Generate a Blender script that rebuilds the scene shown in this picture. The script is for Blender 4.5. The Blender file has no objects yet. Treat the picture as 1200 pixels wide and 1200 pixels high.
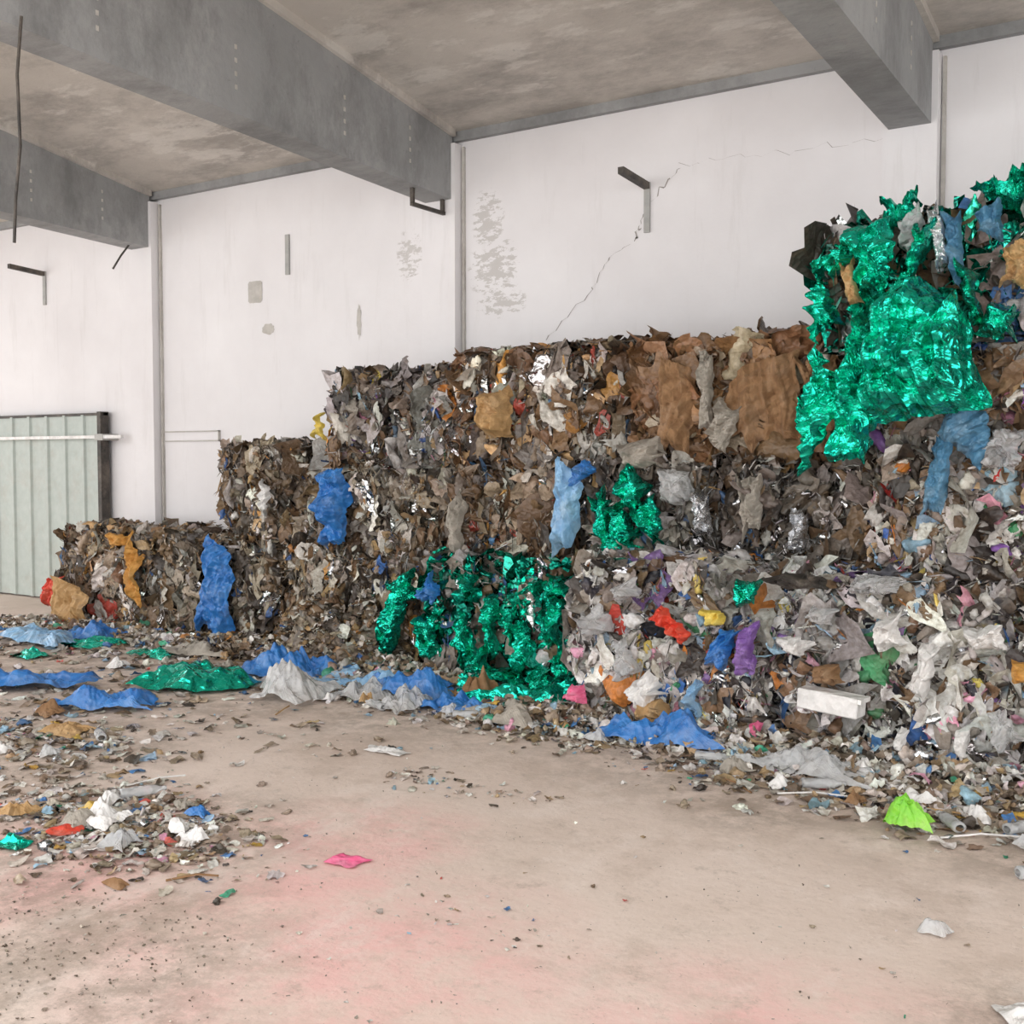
import bpy, math, numpy as np
from mathutils import Vector
sc=bpy.context.scene
sc.view_settings.view_transform='Standard'
sc.view_settings.look='None'
sc.view_settings.exposure=0.0

def lin(c):
    c=np.array(c,dtype=float)/255.0
    return np.where(c<=0.04045,c/12.92,((c+0.055)/1.055)**2.4)
def L4(r,g,b): 
    v=lin((r,g,b)); return (float(v[0]),float(v[1]),float(v[2]),1.0)

# ---------------- materials ----------------
def newmat(name):
    m=bpy.data.materials.new(name); m.use_nodes=True
    nt=m.node_tree; b=nt.nodes['Principled BSDF']
    return m,nt,b
def N(nt,t,**kw):
    n=nt.nodes.new(t)
    for k,v in kw.items(): setattr(n,k,v)
    return n
def noise(nt,co,scale,detail=6,rough=0.6,vec_scale=None):
    n=N(nt,'ShaderNodeTexNoise'); n.inputs['Scale'].default_value=scale
    n.inputs['Detail'].default_value=detail; n.inputs['Roughness'].default_value=rough
    if vec_scale is not None:
        mp=N(nt,'ShaderNodeMapping'); mp.inputs['Scale'].default_value=vec_scale
        nt.links.new(co,mp.inputs[0]); co=mp.outputs[0]
    nt.links.new(co,n.inputs['Vector']); return n.outputs['Fac']
def voro(nt,co,scale):
    nz=N(nt,'ShaderNodeTexNoise'); nz.inputs['Scale'].default_value=scale*.4; nt.links.new(co,nz.inputs['Vector'])
    ad=N(nt,'ShaderNodeVectorMath',operation='MULTIPLY_ADD'); nt.links.new(nz.outputs['Color'],ad.inputs[0])
    ad.inputs[1].default_value=(1.6/scale,)*3; nt.links.new(co,ad.inputs[2])
    v=N(nt,'ShaderNodeTexVoronoi'); v.inputs['Scale'].default_value=scale; nt.links.new(ad.outputs[0],v.inputs['Vector'])
    return v.outputs['Distance']
def ramp(nt,fac,stops):
    r=N(nt,'ShaderNodeValToRGB'); e=r.color_ramp.elements
    while len(e)<len(stops): e.new(0.5)
    for i,(p,c) in enumerate(stops):
        e[i].position=p; e[i].color=c if len(c)==4 else (*c,1)
    nt.links.new(fac,r.inputs[0]); return r.outputs[0]
def mix(nt,fac,a,b,mode='MIX'):
    m=N(nt,'ShaderNodeMix',data_type='RGBA',blend_type=mode)
    for s,v in ((0,fac),(6,a),(7,b)):
        if hasattr(v,'is_linked'): nt.links.new(v,m.inputs[s])
        else: m.inputs[s].default_value=v
    return m.outputs[2]
def math_(nt,op,a,b=None,clamp=False):
    m=N(nt,'ShaderNodeMath',operation=op); m.use_clamp=clamp
    for s,v in ((0,a),(1,b)):
        if v is None: continue
        if hasattr(v,'is_linked'): nt.links.new(v,m.inputs[s])
        else: m.inputs[s].default_value=v
    return m.outputs[0]
def bump(nt,b,h,strength,dist=0.02):
    n=N(nt,'ShaderNodeBump'); n.inputs['Strength'].default_value=strength; n.inputs['Distance'].default_value=dist
    nt.links.new(h,n.inputs['Height']); nt.links.new(n.outputs[0],b.inputs['Normal'])
def objco(nt): return N(nt,'ShaderNodeTexCoord').outputs['Object']
def blob(nt,co,loc,r,s=(1,1,1)):
    mp=N(nt,'ShaderNodeMapping'); mp.vector_type='POINT'
    mp.inputs['Location'].default_value=tuple(-a*b for a,b in zip(loc,s)); mp.inputs['Scale'].default_value=s
    nt.links.new(co,mp.inputs[0])
    ln=N(nt,'ShaderNodeVectorMath',operation='LENGTH'); nt.links.new(mp.outputs[0],ln.inputs[0])
    return math_(nt,'SUBTRACT',1.0,math_(nt,'DIVIDE',ln.outputs['Value'],r),True)
def maxall(nt,L):
    o=L[0]
    for d in L[1:]: o=math_(nt,'MAXIMUM',o,d)
    return o
W1=(1,1,1,1); K0=(0,0,0,1)

def mat_wall():
    m,nt,b=newmat('white_plaster'); co=objco(nt)
    base=ramp(nt,noise(nt,co,0.7),[(0.3,L4(220,217,218)),(0.7,L4(233,231,232))])
    st=ramp(nt,noise(nt,co,2.0,8,0.7,(3,1,0.35)),[(0.56,K0),(0.8,W1)])
    c=mix(nt,math_(nt,'MULTIPLY',st,0.35),base,L4(185,180,176))
    sp=ramp(nt,noise(nt,co,9,6,0.7),[(0.70,K0),(0.73,W1)])
    c=mix(nt,math_(nt,'MULTIPLY',sp,0.5),c,L4(168,163,158))
    pe=maxall(nt,[blob(nt,co,(-5.48,8,3.7),.26,(1.4,1,.8)),blob(nt,co,(-5.42,8,3.3),.30,(1.0,1,1.0)),blob(nt,co,(-5.35,8,3.0),.26,(.9,1,1.8)),blob(nt,co,(-6.35,8,3.5),.16,(1,1,.6))])
    pn=noise(nt,co,7.5,8,0.75,(1,1,2.2))
    pf=ramp(nt,math_(nt,'ADD',pn,math_(nt,'MULTIPLY',pe,.12)),[(0.555,K0),(0.575,W1)])
    pf=math_(nt,'MULTIPLY',pf,math_(nt,'MULTIPLY',pe,6.0,True))
    c=mix(nt,math_(nt,'MULTIPLY',pf,0.75),c,L4(188,184,180))
    nt.links.new(c,b.inputs['Base Color']); b.inputs['Roughness'].default_value=0.9
    bump(nt,b,noise(nt,co,12,8),0.15); return m
def mat_concrete(name,c1,c2,dark,light,lf=.35,df=.6):
    m,nt,b=newmat(name); co=objco(nt)
    c=ramp(nt,noise(nt,co,1.1,8,0.65),[(0.3,c1),(0.7,c2)])
    s=ramp(nt,noise(nt,co,0.7,10,0.75,(1,2,1)),[(0.46,K0),(0.62,W1)])
    c=mix(nt,math_(nt,'MULTIPLY',s,df),c,dark)
    w=ramp(nt,noise(nt,co,1.4,8,0.7,(.6,1.6,1)),[(0.54,K0),(0.60,W1)])
    c=mix(nt,math_(nt,'MULTIPLY',w,lf),c,light)
    sp=ramp(nt,noise(nt,co,25,4,0.7),[(0.64,K0),(0.72,W1)])
    c=mix(nt,math_(nt,'MULTIPLY',sp,0.4),c,dark)
    nt.links.new(c,b.inputs['Base Color']); b.inputs['Roughness'].default_value=0.9
    bump(nt,b,noise(nt,co,10,8),0.3); return m
def mat_floor():
    m,nt,b=newmat('dusty_concrete'); co=objco(nt)
    c=ramp(nt,noise(nt,co,0.9,8,0.6),[(0.3,L4(212,194,181)),(0.7,L4(226,210,199))])
    nz=noise(nt,co,2.2,8,0.7)
    pk=maxall(nt,[blob(nt,co,(x,y,0),r) for (x,y,r) in [(-2.9,2.9,0.9),(-2.1,2.3,0.9),(-4.3,3.0,0.8),(-3.7,2.7,0.7),(-1.0,2.8,0.9),(-2.4,2.7,1.0),(-3.2,3.6,.7),(-1.6,1.9,.8)]])
    pf=math_(nt,'MULTIPLY',math_(nt,'MULTIPLY',pk,1.6,True),ramp(nt,nz,[(0.42,K0),(0.60,W1)]))
    c=mix(nt,math_(nt,'MULTIPLY',pk,0.7),c,L4(232,200,190))
    c=mix(nt,math_(nt,'MULTIPLY',pf,.65),c,L4(235,182,178))
    dk=maxall(nt,[blob(nt,co,(x,y,0),r) for (x,y,r) in [(-3.4,2.1,1.1),(-2.7,1.6,0.9),(-4.0,3.1,0.9),(-6.5,6.2,2.6),(-8.5,6.4,2.4),(-4.5,6.4,1.9),(-2.5,6.0,1.4),(-0.8,5.7,1.4),(-5.7,3.8,1.1),(-0.2,3.4,0.7),(-7,4.5,1.1),(-1.9,5.1,.6)]])
    n2=noise(nt,co,3.5,10,0.8)
    df=math_(nt,'MULTIPLY',math_(nt,'MULTIPLY',dk,2.2,True),ramp(nt,n2,[(0.42,K0),(0.56,W1)]))
    c=mix(nt,math_(nt,'MULTIPLY',df,0.6),c,L4(140,126,112))
    far=noise(nt,co,1.3,10,0.75)
    c=mix(nt,math_(nt,'MULTIPLY',ramp(nt,far,[(0.50,K0),(0.60,W1)]),0.38),c,L4(182,163,148))
    n5=noise(nt,co,5.5,10,0.8)
    c=mix(nt,math_(nt,'MULTIPLY',ramp(nt,n5,[(0.56,K0),(0.65,W1)]),0.35),c,L4(152,138,124))
    lt=noise(nt,co,1.9,10,0.75,(1.3,.8,1))
    c=mix(nt,math_(nt,'MULTIPLY',ramp(nt,lt,[(0.53,K0),(0.62,W1)]),0.4),c,L4(234,221,212))
    s1=ramp(nt,noise(nt,co,30,6,0.75),[(0.60,K0),(0.68,W1)])
    c=mix(nt,math_(nt,'MULTIPLY',s1,0.4),c,L4(140,126,113))
    s2=ramp(nt,noise(nt,co,42,4,0.7),[(0.66,K0),(0.71,W1)])
    c=mix(nt,math_(nt,'MULTIPLY',s2,0.5),c,L4(238,232,225))
    nt.links.new(c,b.inputs['Base Color']); b.inputs['Roughness'].default_value=0.85
    bump(nt,b,noise(nt,co,18,10,0.7),0.35,0.015); return m
def mat_scrap():
    m,nt,b=newmat('mixed_waste'); 
    a=N(nt,'ShaderNodeAttribute'); a.attribute_name='Col'
    s=N(nt,'ShaderNodeAttribute'); s.attribute_name='metal'
    co=objco(nt)
    nz=ramp(nt,noise(nt,co,28,5,0.7),[(0.35,(0.70,0.66,0.61,1)),(0.6,(1.1,1.1,1.1,1))])
    c=mix(nt,1.0,a.outputs['Color'],nz,'MULTIPLY')
    gr=ramp(nt,noise(nt,co,6,6,0.7),[(0.5,K0),(0.68,W1)])
    grm=math_(nt,'MULTIPLY',gr,math_(nt,'SUBTRACT',1.0,s.outputs['Fac'],True))
    c=mix(nt,math_(nt,'MULTIPLY',grm,.35),c,L4(122,103,84))
    nt.links.new(c,b.inputs['Base Color'])
    nt.links.new(s.outputs['Fac'],b.inputs['Metallic'])
    r=N(nt,'ShaderNodeMapRange'); r.inputs['To Min'].default_value=0.45; r.inputs['To Max'].default_value=0.2
    nt.links.new(s.outputs['Fac'],r.inputs['Value']); nt.links.new(r.outputs[0],b.inputs['Roughness'])
    bump(nt,b,voro(nt,co,28),0.55,0.014); return m
def mat_sheet(name,c1,c2,metal=0,rough=0.45,bs=0.5,trans=0.0,fine=22,crease=True):
    m,nt,b=newmat(name); co=objco(nt)
    c=ramp(nt,noise(nt,co,9,6,0.65),[(0.35,c1),(0.65,c2)])
    d=ramp(nt,noise(nt,co,5,8,0.7),[(0.50,K0),(0.70,W1)])
    c=mix(nt,math_(nt,'MULTIPLY',d,0.0 if metal>.5 else .3),c,L4(160,146,132))
    nt.links.new(c,b.inputs['Base Color']); b.inputs['Metallic'].default_value=metal
    b.inputs['Roughness'].default_value=rough
    b.inputs['Transmission Weight'].default_value=trans
    if crease:
        h=math_(nt,'ADD',math_(nt,'MULTIPLY',voro(nt,co,8),3.0),math_(nt,'MULTIPLY',voro(nt,co,21),.8))
        bump(nt,b,h,bs,0.02)
    else: bump(nt,b,noise(nt,co,fine,6,0.6),bs,0.02)
    return m
M_wall=mat_wall()
M_ceil=mat_concrete('ceiling_concrete',L4(184,178,170),L4(204,198,190),L4(138,133,128),L4(224,220,213),.5,.65)
M_beam=mat_concrete('beam_concrete',L4(144,145,145),L4(162,163,163),L4(108,108,108),L4(176,176,175),.3)
M_floor=mat_floor(); M_s=mat_scrap()
M_green=mat_sheet('green_foil',L4(8,165,142),L4(50,222,192),0.92,0.16,0.6)
M_blue=mat_sheet('blue_plastic',L4(35,98,168),L4(60,130,198),0,0.3,0.5)
M_lblue=mat_sheet('pale_blue_plastic',L4(115,160,200),L4(150,190,220),0,0.3,0.5)
M_dblue=mat_sheet('faded_blue_plastic',L4(60,108,140),L4(90,140,170),0,0.45,0.45)
M_white=mat_sheet('white_plastic',L4(210,208,205),L4(238,236,234),0,0.45,0.45)
M_clear=mat_sheet('clear_plastic',L4(210,212,213),L4(240,241,241),0,0.15,0.5,0.5)
M_brown=mat_sheet('brown_cardboard',L4(122,90,60),L4(150,116,82),0,0.9,0.35)
M_tan=mat_sheet('tan_paper',L4(168,132,86),L4(192,156,108),0,0.7,0.4)
M_orange=mat_sheet('ochre_bag',L4(185,128,55),L4(212,160,82),0,0.6,0.4)
M_red=mat_sheet('red_plastic',L4(200,55,40),L4(220,85,60),0,0.4,0.4)
M_purple=mat_sheet('purple_plastic',L4(115,75,150),L4(150,115,185),0,0.4,0.4)
M_pink=mat_sheet('pink_plastic',L4(220,85,130),L4(238,135,170),0,0.5,0.4)
M_yellow=mat_sheet('yellow_plastic',L4(205,175,65),L4(225,205,105),0,0.5,0.4)
M_lime=mat_sheet('lime_bag',L4(110,190,40),L4(150,215,70),0,0.4,0.4)
M_silver=mat_sheet('silver_foil',L4(190,192,195),L4(230,231,233),0.85,0.2,0.5)
M_gray=mat_sheet('grey_cloth',L4(140,134,124),L4(172,165,154),0,0.8,0.4)
M_steel=mat_sheet('dark_steel',L4(55,52,50),L4(80,74,68),0.3,0.6,0.2,crease=False)
M_galv=mat_sheet('galvanised_steel',L4(160,160,157),L4(180,179,175),0.1,0.6,0.1,crease=False)
M_door=mat_sheet('painted_sheet_metal',L4(170,179,173),L4(180,188,182),0.0,0.55,0.03,fine=3,crease=False)
M_patch=mat_sheet('bare_render',L4(178,174,168),L4(198,194,188),0,0.9,0.5,crease=False)
M_crack=mat_sheet('crack_line',L4(140,134,130),L4(175,170,165),0,0.9,0.2,crease=False)

# ---------------- mesh helpers ----------------
def link(o): sc.collection.objects.link(o); return o
def build(name,V,Q,mat,col=None,metal=None,smooth=False):
    me=bpy.data.meshes.new(name); V=np.asarray(V,dtype=np.float32); Q=np.asarray(Q,dtype=np.int32)
    me.vertices.add(len(V)); me.vertices.foreach_set('co',V.ravel())
    k=Q.shape[1]; me.loops.add(len(Q)*k); me.loops.foreach_set('vertex_index',Q.ravel())
    me.polygons.add(len(Q)); me.polygons.foreach_set('loop_start',np.arange(0,len(Q)*k,k,dtype=np.int32))
    me.polygons.foreach_set('loop_total',np.full(len(Q),k,dtype=np.int32))
    me.polygons.foreach_set('use_smooth',np.full(len(Q),smooth,dtype=bool))
    me.update(calc_edges=True); me.validate()
    if col is not None:
        a=me.attributes.new('Col','FLOAT_COLOR','POINT'); c=np.ones((len(V),4),dtype=np.float32); c[:,:3]=col
        a.data.foreach_set('color',c.ravel())
        a=me.attributes.new('metal','FLOAT','POINT'); a.data.foreach_set('value',np.asarray(metal,dtype=np.float32))
    me.materials.append(mat)
    return link(bpy.data.objects.new(name,me))
def boxgeo(x0,x1,y0,y1,z0,z1):
    v=[(x,y,z) for x in(x0,x1) for y in(y0,y1) for z in(z0,z1)]
    f=[(0,1,3,2),(4,6,7,5),(0,4,5,1),(2,3,7,6),(0,2,6,4),(1,5,7,3)]
    return v,f
def boxes(name,lst,mat):
    V=[];F=[]
    for b in lst:
        v,f=boxgeo(*b); o=len(V); V+=v; F+=[tuple(i+o for i in q) for q in f]
    return build(name,V,F,mat)
def folds(P,rng,octs,wob=.35):
    h=np.zeros(len(P)); D=P.shape[1]
    for f,a,c in octs:
        for _ in range(c):
            d=rng.normal(size=D); d/=np.linalg.norm(d); e=rng.normal(size=D); e/=np.linalg.norm(e)
            x=P@d*f*rng.uniform(.7,1.4)+rng.uniform(0,9)+wob*np.sin(P@e*f*3+rng.uniform(0,6))
            h+=a*(np.abs((x%1)*2-1)-.5)/math.sqrt(c)
    return h
def unit(v): return v/np.maximum(np.linalg.norm(v,axis=-1,keepdims=True),1e-9)

# ---------------- room ----------------
WY=8.0; HC=4.49; S=0.172; BB=3.94; BS=0.04
XL,XR=-19.0,7.0; YF=-1.0
boxes('wall_back',[(XL,XR,WY,WY+0.25,0,HC+0.1)],M_wall)
boxes('floor',[(XL-2,XR+2,-2.5,WY+0.25,-0.2,0)],M_floor)
def prism(name,x0,x1,y0,y1,zb0,zb1,zt0,zt1,mat):
    V=[(x0,y0,zb0),(x1,y0,zb0),(x1,y1,zb1),(x0,y1,zb1),(x0,y0,zt0),(x1,y0,zt0),(x1,y1,zt1),(x0,y1,zt1)]
    F=[(0,3,2,1),(4,5,6,7),(0,1,5,4),(1,2,6,5),(2,3,7,6),(3,0,4,7)]
    return build(name,V,F,mat)
zt=lambda y:HC+S*(WY-y)
prism('ceiling',XL,XR,YF,WY+0.25,zt(YF),zt(WY+.25),zt(YF)+.2,zt(WY+.25)+.2,M_ceil)
cols=[-17.75,-13.75,-9.75,-5.75,-1.75,2.25,6.25]
for i,x in enumerate(cols):
    y0=YF;y1=WY-0.1
    prism('ceiling_beam',x-0.32,x-0.04,y0,y1,BB-.03+BS*(WY-y0),BB-.03,zt(y0)+.02,zt(y1)+.02,M_beam)
    boxes('wall_pilaster',[(x-0.36,x,WY-0.12,WY+.01,0,HC-0.1)],M_wall)
boxes('trim_1',[(XL,XR,WY-0.06,WY+.01,HC-0.07,HC+0.05)],M_beam)
for x in cols[1:6]:
    prism('beam_haunch',x-0.04,x+0.0,YF,WY-.1,zt(YF)-.06,zt(WY-.1)-.06,zt(YF)+.01,zt(WY-.1)+.01,M_ceil)
    boxes('beam_tie_plates',[(x-.041,x-.036,y,y+.02,BB+.13+BS*(WY-y)+dz,BB+.16+BS*(WY-y)+dz) for y in (3.4,4.3,5.4,6.5,7.3) for dz in (0,.09,.18,.27)],M_patch)
for x in (-9.74,-5.74,-1.74):
    boxes('wall_conduit',[(x,x+0.022,WY-0.03,WY,0,HC-0.12)],M_patch)
def bracket(name,x,z,arm=0.46,rise=0.03):
    V=[];F=[]
    def add(b):
        v,f=boxgeo(*b); o=len(V); V.extend(v); F.extend([tuple(i+o for i in q) for q in f])
    add((x-.025,x+.025,WY-.02,WY,z-.36,z+.03))
    if arm:
        v,f=boxgeo(x-.025,x+.025,WY-arm,WY-.02,z-.025,z+.025)
        v=[(a,b,c+rise*(WY-b)/arm) for a,b,c in v]; o=len(V); V.extend(v); F.extend([tuple(i+o for i in q) for q in f])
    e=bpy.data.objects.new(name,None); link(e); e.location=(x,WY,z)
    o=build('arm_and_plate',[(a-x,b-WY,c-z) for a,b,c in V],F,M_steel); 
    o.data.materials.clear(); o.data.materials.append(M_galv); o.data.materials.append(M_steel)
    for p in o.data.polygons: p.material_index=0 if p.index<6 else 1
    o.parent=e
bracket('wall_bracket',-3.955,3.80); bracket('wall_bracket',-11.79,3.82); bracket('wall_bracket',-7.86,3.82,0)
boxes('hanging_steel_frame',[(-5.88,-5.85,7.42,7.45,3.80,4.05),(-5.88,-5.85,7.42,7.9,3.78,3.81),(-5.88,-5.85,7.84,7.87,3.80,3.99),(-5.9,-5.80,7.5,7.8,3.93,3.96)],M_steel)
def tube(name,pts,r,mat):
    cu=bpy.data.curves.new(name,'CURVE'); cu.dimensions='3D'; cu.bevel_depth=r; cu.bevel_resolution=2
    s=cu.splines.new('POLY'); s.points.add(len(pts)-1)
    for p,q in zip(s.points,pts): p.co=(*q,1)
    cu.materials.append(mat); return link(bpy.data.objects.new(name,cu))
tube('hanging_cable',[(-5.74,3.78,4.12),(-5.76,3.76,3.8),(-5.73,3.75,3.4),(-5.77,3.74,3.1),(-5.79,3.74,2.87)],0.009,M_steel)
tube('bent_rod',[(-9.9,7.75,3.96),(-9.95,7.65,3.8),(-10.02,7.6,3.66)],0.010,M_steel)
rng=np.random.default_rng(5)
def crack(pts,name='wall_crack',w=0.006):
    P=[]
    for a,b in zip(pts[:-1],pts[1:]):
        for k in range(8):
            t=k/8; P.append((a[0]+(b[0]-a[0])*t+rng.normal(0,.014),a[1]+(b[1]-a[1])*t+rng.normal(0,.014)))
    P.append(pts[-1]); V=[];F=[]
    for i,(x,z) in enumerate(P):
        ww=w*rng.uniform(.4,1.3); V+=[(x-ww,WY-.003,z-ww*.5),(x+ww,WY-.003,z+ww*.5)]
        if i: F.append((2*i-2,2*i-1,2*i+1,2*i))
    build(name,V,F,M_crack)
crack([(-3.67,3.92),(-3.9,3.71),(-4.01,3.52),(-4.05,3.42),(-4.32,3.26),(-4.48,3.01),(-4.89,2.65)],w=.007)
crack([(-3.67,3.92),(-3.2,3.93),(-2.7,3.9),(-2.13,3.89)],w=0.0018)
def wpatch(x,z,w,h,seed,jag=0.35,name='wall_bare_patch',sq=True):
    r=np.random.default_rng(seed); n=28; V=[(x,WY-.004,z)];F=[]
    for i in range(n):
        t=2*math.pi*i/n; R=1/max(abs(math.cos(t)),abs(math.sin(t))) if sq else 1
        R*=1+r.uniform(-jag,jag*.3); V.append((x+w/2*R*math.cos(t),WY-.004,z+h/2*R*math.sin(t)))
        F.append((0,1+i,1+(i+1)%n))
    build(name,V,F,M_patch)
wpatch(-8.32,3.33,.2,.22,1,.04); wpatch(-8.14,2.95,.18,.12,2,.2,sq=False); wpatch(-6.95,2.95,.06,.35,3,.3,sq=False)
# corrugated gate
e=bpy.data.objects.new('door_1',None); link(e)
V=[];F=[]; x=-14.0; prof=[]
while x<-10.66:
    prof+= [(x,7.90),(x+.27,7.90),(x+.285,7.875),(x+.325,7.875),(x+.34,7.90)]; x+=.34
prof=[p for p in prof if p[0]<-10.66]+[(-10.66,7.90)]
for i,(a,b) in enumerate(prof):
    V+=[(a,b,.02),(a,b,2.15)]
    if i: F.append((2*i-2,2*i,2*i+1,2*i-1))
o=build('corrugated_panel',V,F,M_door); o.parent=e
o=boxes('edge_frame',[(-10.66,-10.6,7.84,7.95,0,2.18),(-14,-10.6,7.88,7.95,2.14,2.17)],M_steel); o.parent=e
o=boxes('cross_bar',[(-14,-10.2,7.80,7.84,1.88,1.915)],M_white); o.parent=e
o=boxes('bar_clip',[(-10.64,-10.5,7.79,8.0,1.86,1.93)],M_galv); o.parent=e
boxes('wall_rail',[(-9.7,-8.85,7.97,8.0,1.94,1.95),(-9.7,-8.85,7.97,8.0,1.84,1.85),(-8.86,-8.85,7.97,8.0,1.84,1.95)],M_patch)

# ---------------- scraps ----------------
PAL_MIX=[((165,153,140),14),((222,218,213),16),((58,52,48),12),((132,104,76),15),((148,144,140),11),((180,152,114),8),((55,95,165),2.6),((150,182,205),3.5),((215,150,172),2.4),((190,60,55),1.1),((222,140,60),1.6),((65,140,92),1.2),((222,200,95),1.1),((135,92,165),.8),((212,214,217),5,1)]
PAL_GREY=[((164,150,132),20),((212,206,196),16),((64,55,47),14),((132,107,80),20),((146,138,128),11),((180,150,110),10),((65,105,165),1.2),((208,212,214),5,1),((205,145,78),1.8),((230,227,222),9)]
PAL_COL=[((240,238,235),28),((214,210,206),15),((168,160,151),11),((72,66,61),8),((138,112,86),10),((70,118,185),2.5),((160,195,218),4),((228,165,188),2.4),((205,75,62),1.2),((232,150,75),1.8),((85,165,115),1.4),((228,208,115),1.5),((150,115,182),1.0),((42,42,52),6),((216,218,221),5,1)]
PAL_BROWN=[((142,106,72),30),((118,86,58),22),((158,122,88),18),((80,62,46),10),((176,160,138),8),((200,195,185),2)]
PAL_DARK=[((98,90,82),16),((54,49,45),15),((132,123,114),16),((178,173,166),15),((118,96,74),15),((214,216,219),15,1),((228,226,223),9),((70,105,145),2),((168,136,92),4)]
PAL_GREEN=[((14,176,150),22,.9),((15,142,120),11,.9),((60,202,176),11,.9),((35,100,88),4,.5),((142,134,124),11),((212,209,205),12),((215,219,221),11,1),((58,53,48),9),((124,100,74),11),((70,120,178),4)]
PAL_STRIPE=[((122,94,68),20),((164,146,124),14),((216,211,202),13),((58,52,46),11),((140,130,120),11),((208,154,82),3),((182,76,62),1.5),((208,172,126),6),((80,120,160),2),((215,218,220),4,1)]
def pickcol(pal,n,rng,vmin=.6):
    w=np.array([p[1] for p in pal],float); w/=w.sum(); i=rng.choice(len(pal),n,p=w)
    C=np.array([lin(p[0]) for p in pal])[i]; Mt=np.array([p[2] if len(p)>2 else 0 for p in pal],float)[i]
    C=C*rng.uniform(vmin,1.1,(n,1))*rng.uniform(.95,1.05,(n,3)); return np.clip(C,0,.9),Mt
def tri(x): return np.abs((x%1)*2-1)-.5
def scraps(P,Nn,T,L,W,C,Mt,rng,k=5,rough=.35,curl=.3,jag=.22):
    n=len(P); B=unit(np.cross(Nn,T)); T=unit(np.cross(B,Nn))
    g=np.linspace(-1,1,k); u,v=np.meshgrid(g,g,indexing='ij'); u=u.ravel()[None];v=v.ravel()[None]; K=k*k
    r=lambda a,b:rng.uniform(a,b,(n,1))
    cs=1-.10*(u*u*v*v)
    U=u*cs*(1+jag*np.sin(v*r(1,4)+r(0,6.3)))+r(-.25,.25)*v+rng.uniform(-.4,.4,(n,K))/k
    Vv=v*cs*(1+jag*.8*np.sin(u*r(1,4)+r(0,6.3)))+jag*.5*np.sin(u*r(1.5,3.5)+r(0,6.3))+rng.uniform(-.4,.4,(n,K))/k
    sz=np.minimum(L,W)[:,None]+0.2*np.maximum(L,W)[:,None]
    H=r(-curl,curl)*(u**2)*L[:,None]+r(-curl,curl)*(v**2)*W[:,None]
    for f,a,c in ((.5,1,2),(1.1,.5,3))+(((2.3,.28,3),) if k>8 else ()):
        for _ in range(c):
            ph=r(0,6.3); H=H+rough*a/math.sqrt(c)*sz*tri((np.cos(ph)*U+np.sin(ph)*Vv)*f*r(.7,1.5)+r(0,3))*2
    X=P[:,None]+T[:,None]*(U*L[:,None])[...,None]+B[:,None]*(Vv*W[:,None])[...,None]+Nn[:,None]*H[...,None]
    idx=np.arange(K).reshape(k,k); q=np.stack([idx[:-1,:-1],idx[1:,:-1],idx[1:,1:],idx[:-1,1:]],-1).reshape(-1,4)
    Q=(q[None]+(np.arange(n)*K)[:,None,None]).reshape(-1,4)
    Cc=np.repeat(C[:,None],K,1)*rng.uniform(.9,1.08,(n,K,1))
    return X.reshape(-1,3),Q,Cc.reshape(-1,3),np.repeat(Mt,K)
def lumps(P,S3,C,Mt,rng,na=9,nb=13,rough=.5):
    n=len(P); a=np.linspace(.12,math.pi-.12,na); b=np.linspace(0,2*math.pi,nb,endpoint=False)
    A_,B_=np.meshgrid(a,b,indexing='ij'); D=np.stack([np.sin(A_)*np.cos(B_),np.sin(A_)*np.sin(B_),np.cos(A_)],-1).reshape(-1,3); K=len(D)
    R=np.ones((n,K))
    for f,am,c in ((.8,.5,3),(1.7,.3,4)):
        for _ in range(c):
            d=unit(rng.normal(size=(n,3))); R+=rough*am/math.sqrt(c)*tri((d@D.T)*f+rng.uniform(0,3,(n,1)))*2
    e1=unit(rng.normal(size=(n,3))); e2=unit(np.cross(e1,rng.normal(size=(n,3)))); e3=np.cross(e1,e2)
    X=P[:,None]+(R*S3[:,:1]*D[:,0])[...,None]*e1[:,None]+(R*S3[:,1:2]*D[:,1])[...,None]*e2[:,None]+(R*S3[:,2:3]*D[:,2])[...,None]*e3[:,None]
    idx=np.arange(K).reshape(na,nb); j=np.roll(idx,-1,1)
    q=np.stack([idx[:-1],idx[1:],j[1:],j[:-1]],-1).reshape(-1,4)
    Q=(q[None]+(np.arange(n)*K)[:,None,None]).reshape(-1,4)
    return X.reshape(-1,3),Q,(np.repeat(C[:,None],K,1)*rng.uniform(.92,1.06,(n,K,1))).reshape(-1,3),np.repeat(Mt,K)
class Acc:
    def __init__(s): s.V=[];s.Q=[];s.C=[];s.M=[];s.n=0
    def add(s,V,Q,C,M):
        s.V.append(V);s.Q.append(Q+s.n);s.C.append(C);s.M.append(M);s.n+=len(V)
    def make(s,name,lim=None,kc=.3,seed=0):
        V=np.concatenate(s.V)
        if lim is not None:
            f=folds(V,np.random.default_rng(seed),[(1.3,.09,3),(4,.07,3)])
            for ax in range(3):
                m=lim[ax]+.03+f
                V[:,ax]=np.where(V[:,ax]>m,m+(V[:,ax]-m)*kc,V[:,ax])
                if ax<2: V[:,ax]=np.where(V[:,ax]<-m,-m+(V[:,ax]+m)*kc,V[:,ax])
                else: V[:,ax]=np.maximum(V[:,ax],-lim[2]-.02)
        return build(name,V,np.concatenate(s.Q),M_s,np.concatenate(s.C),np.concatenate(s.M),smooth=True)
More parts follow.
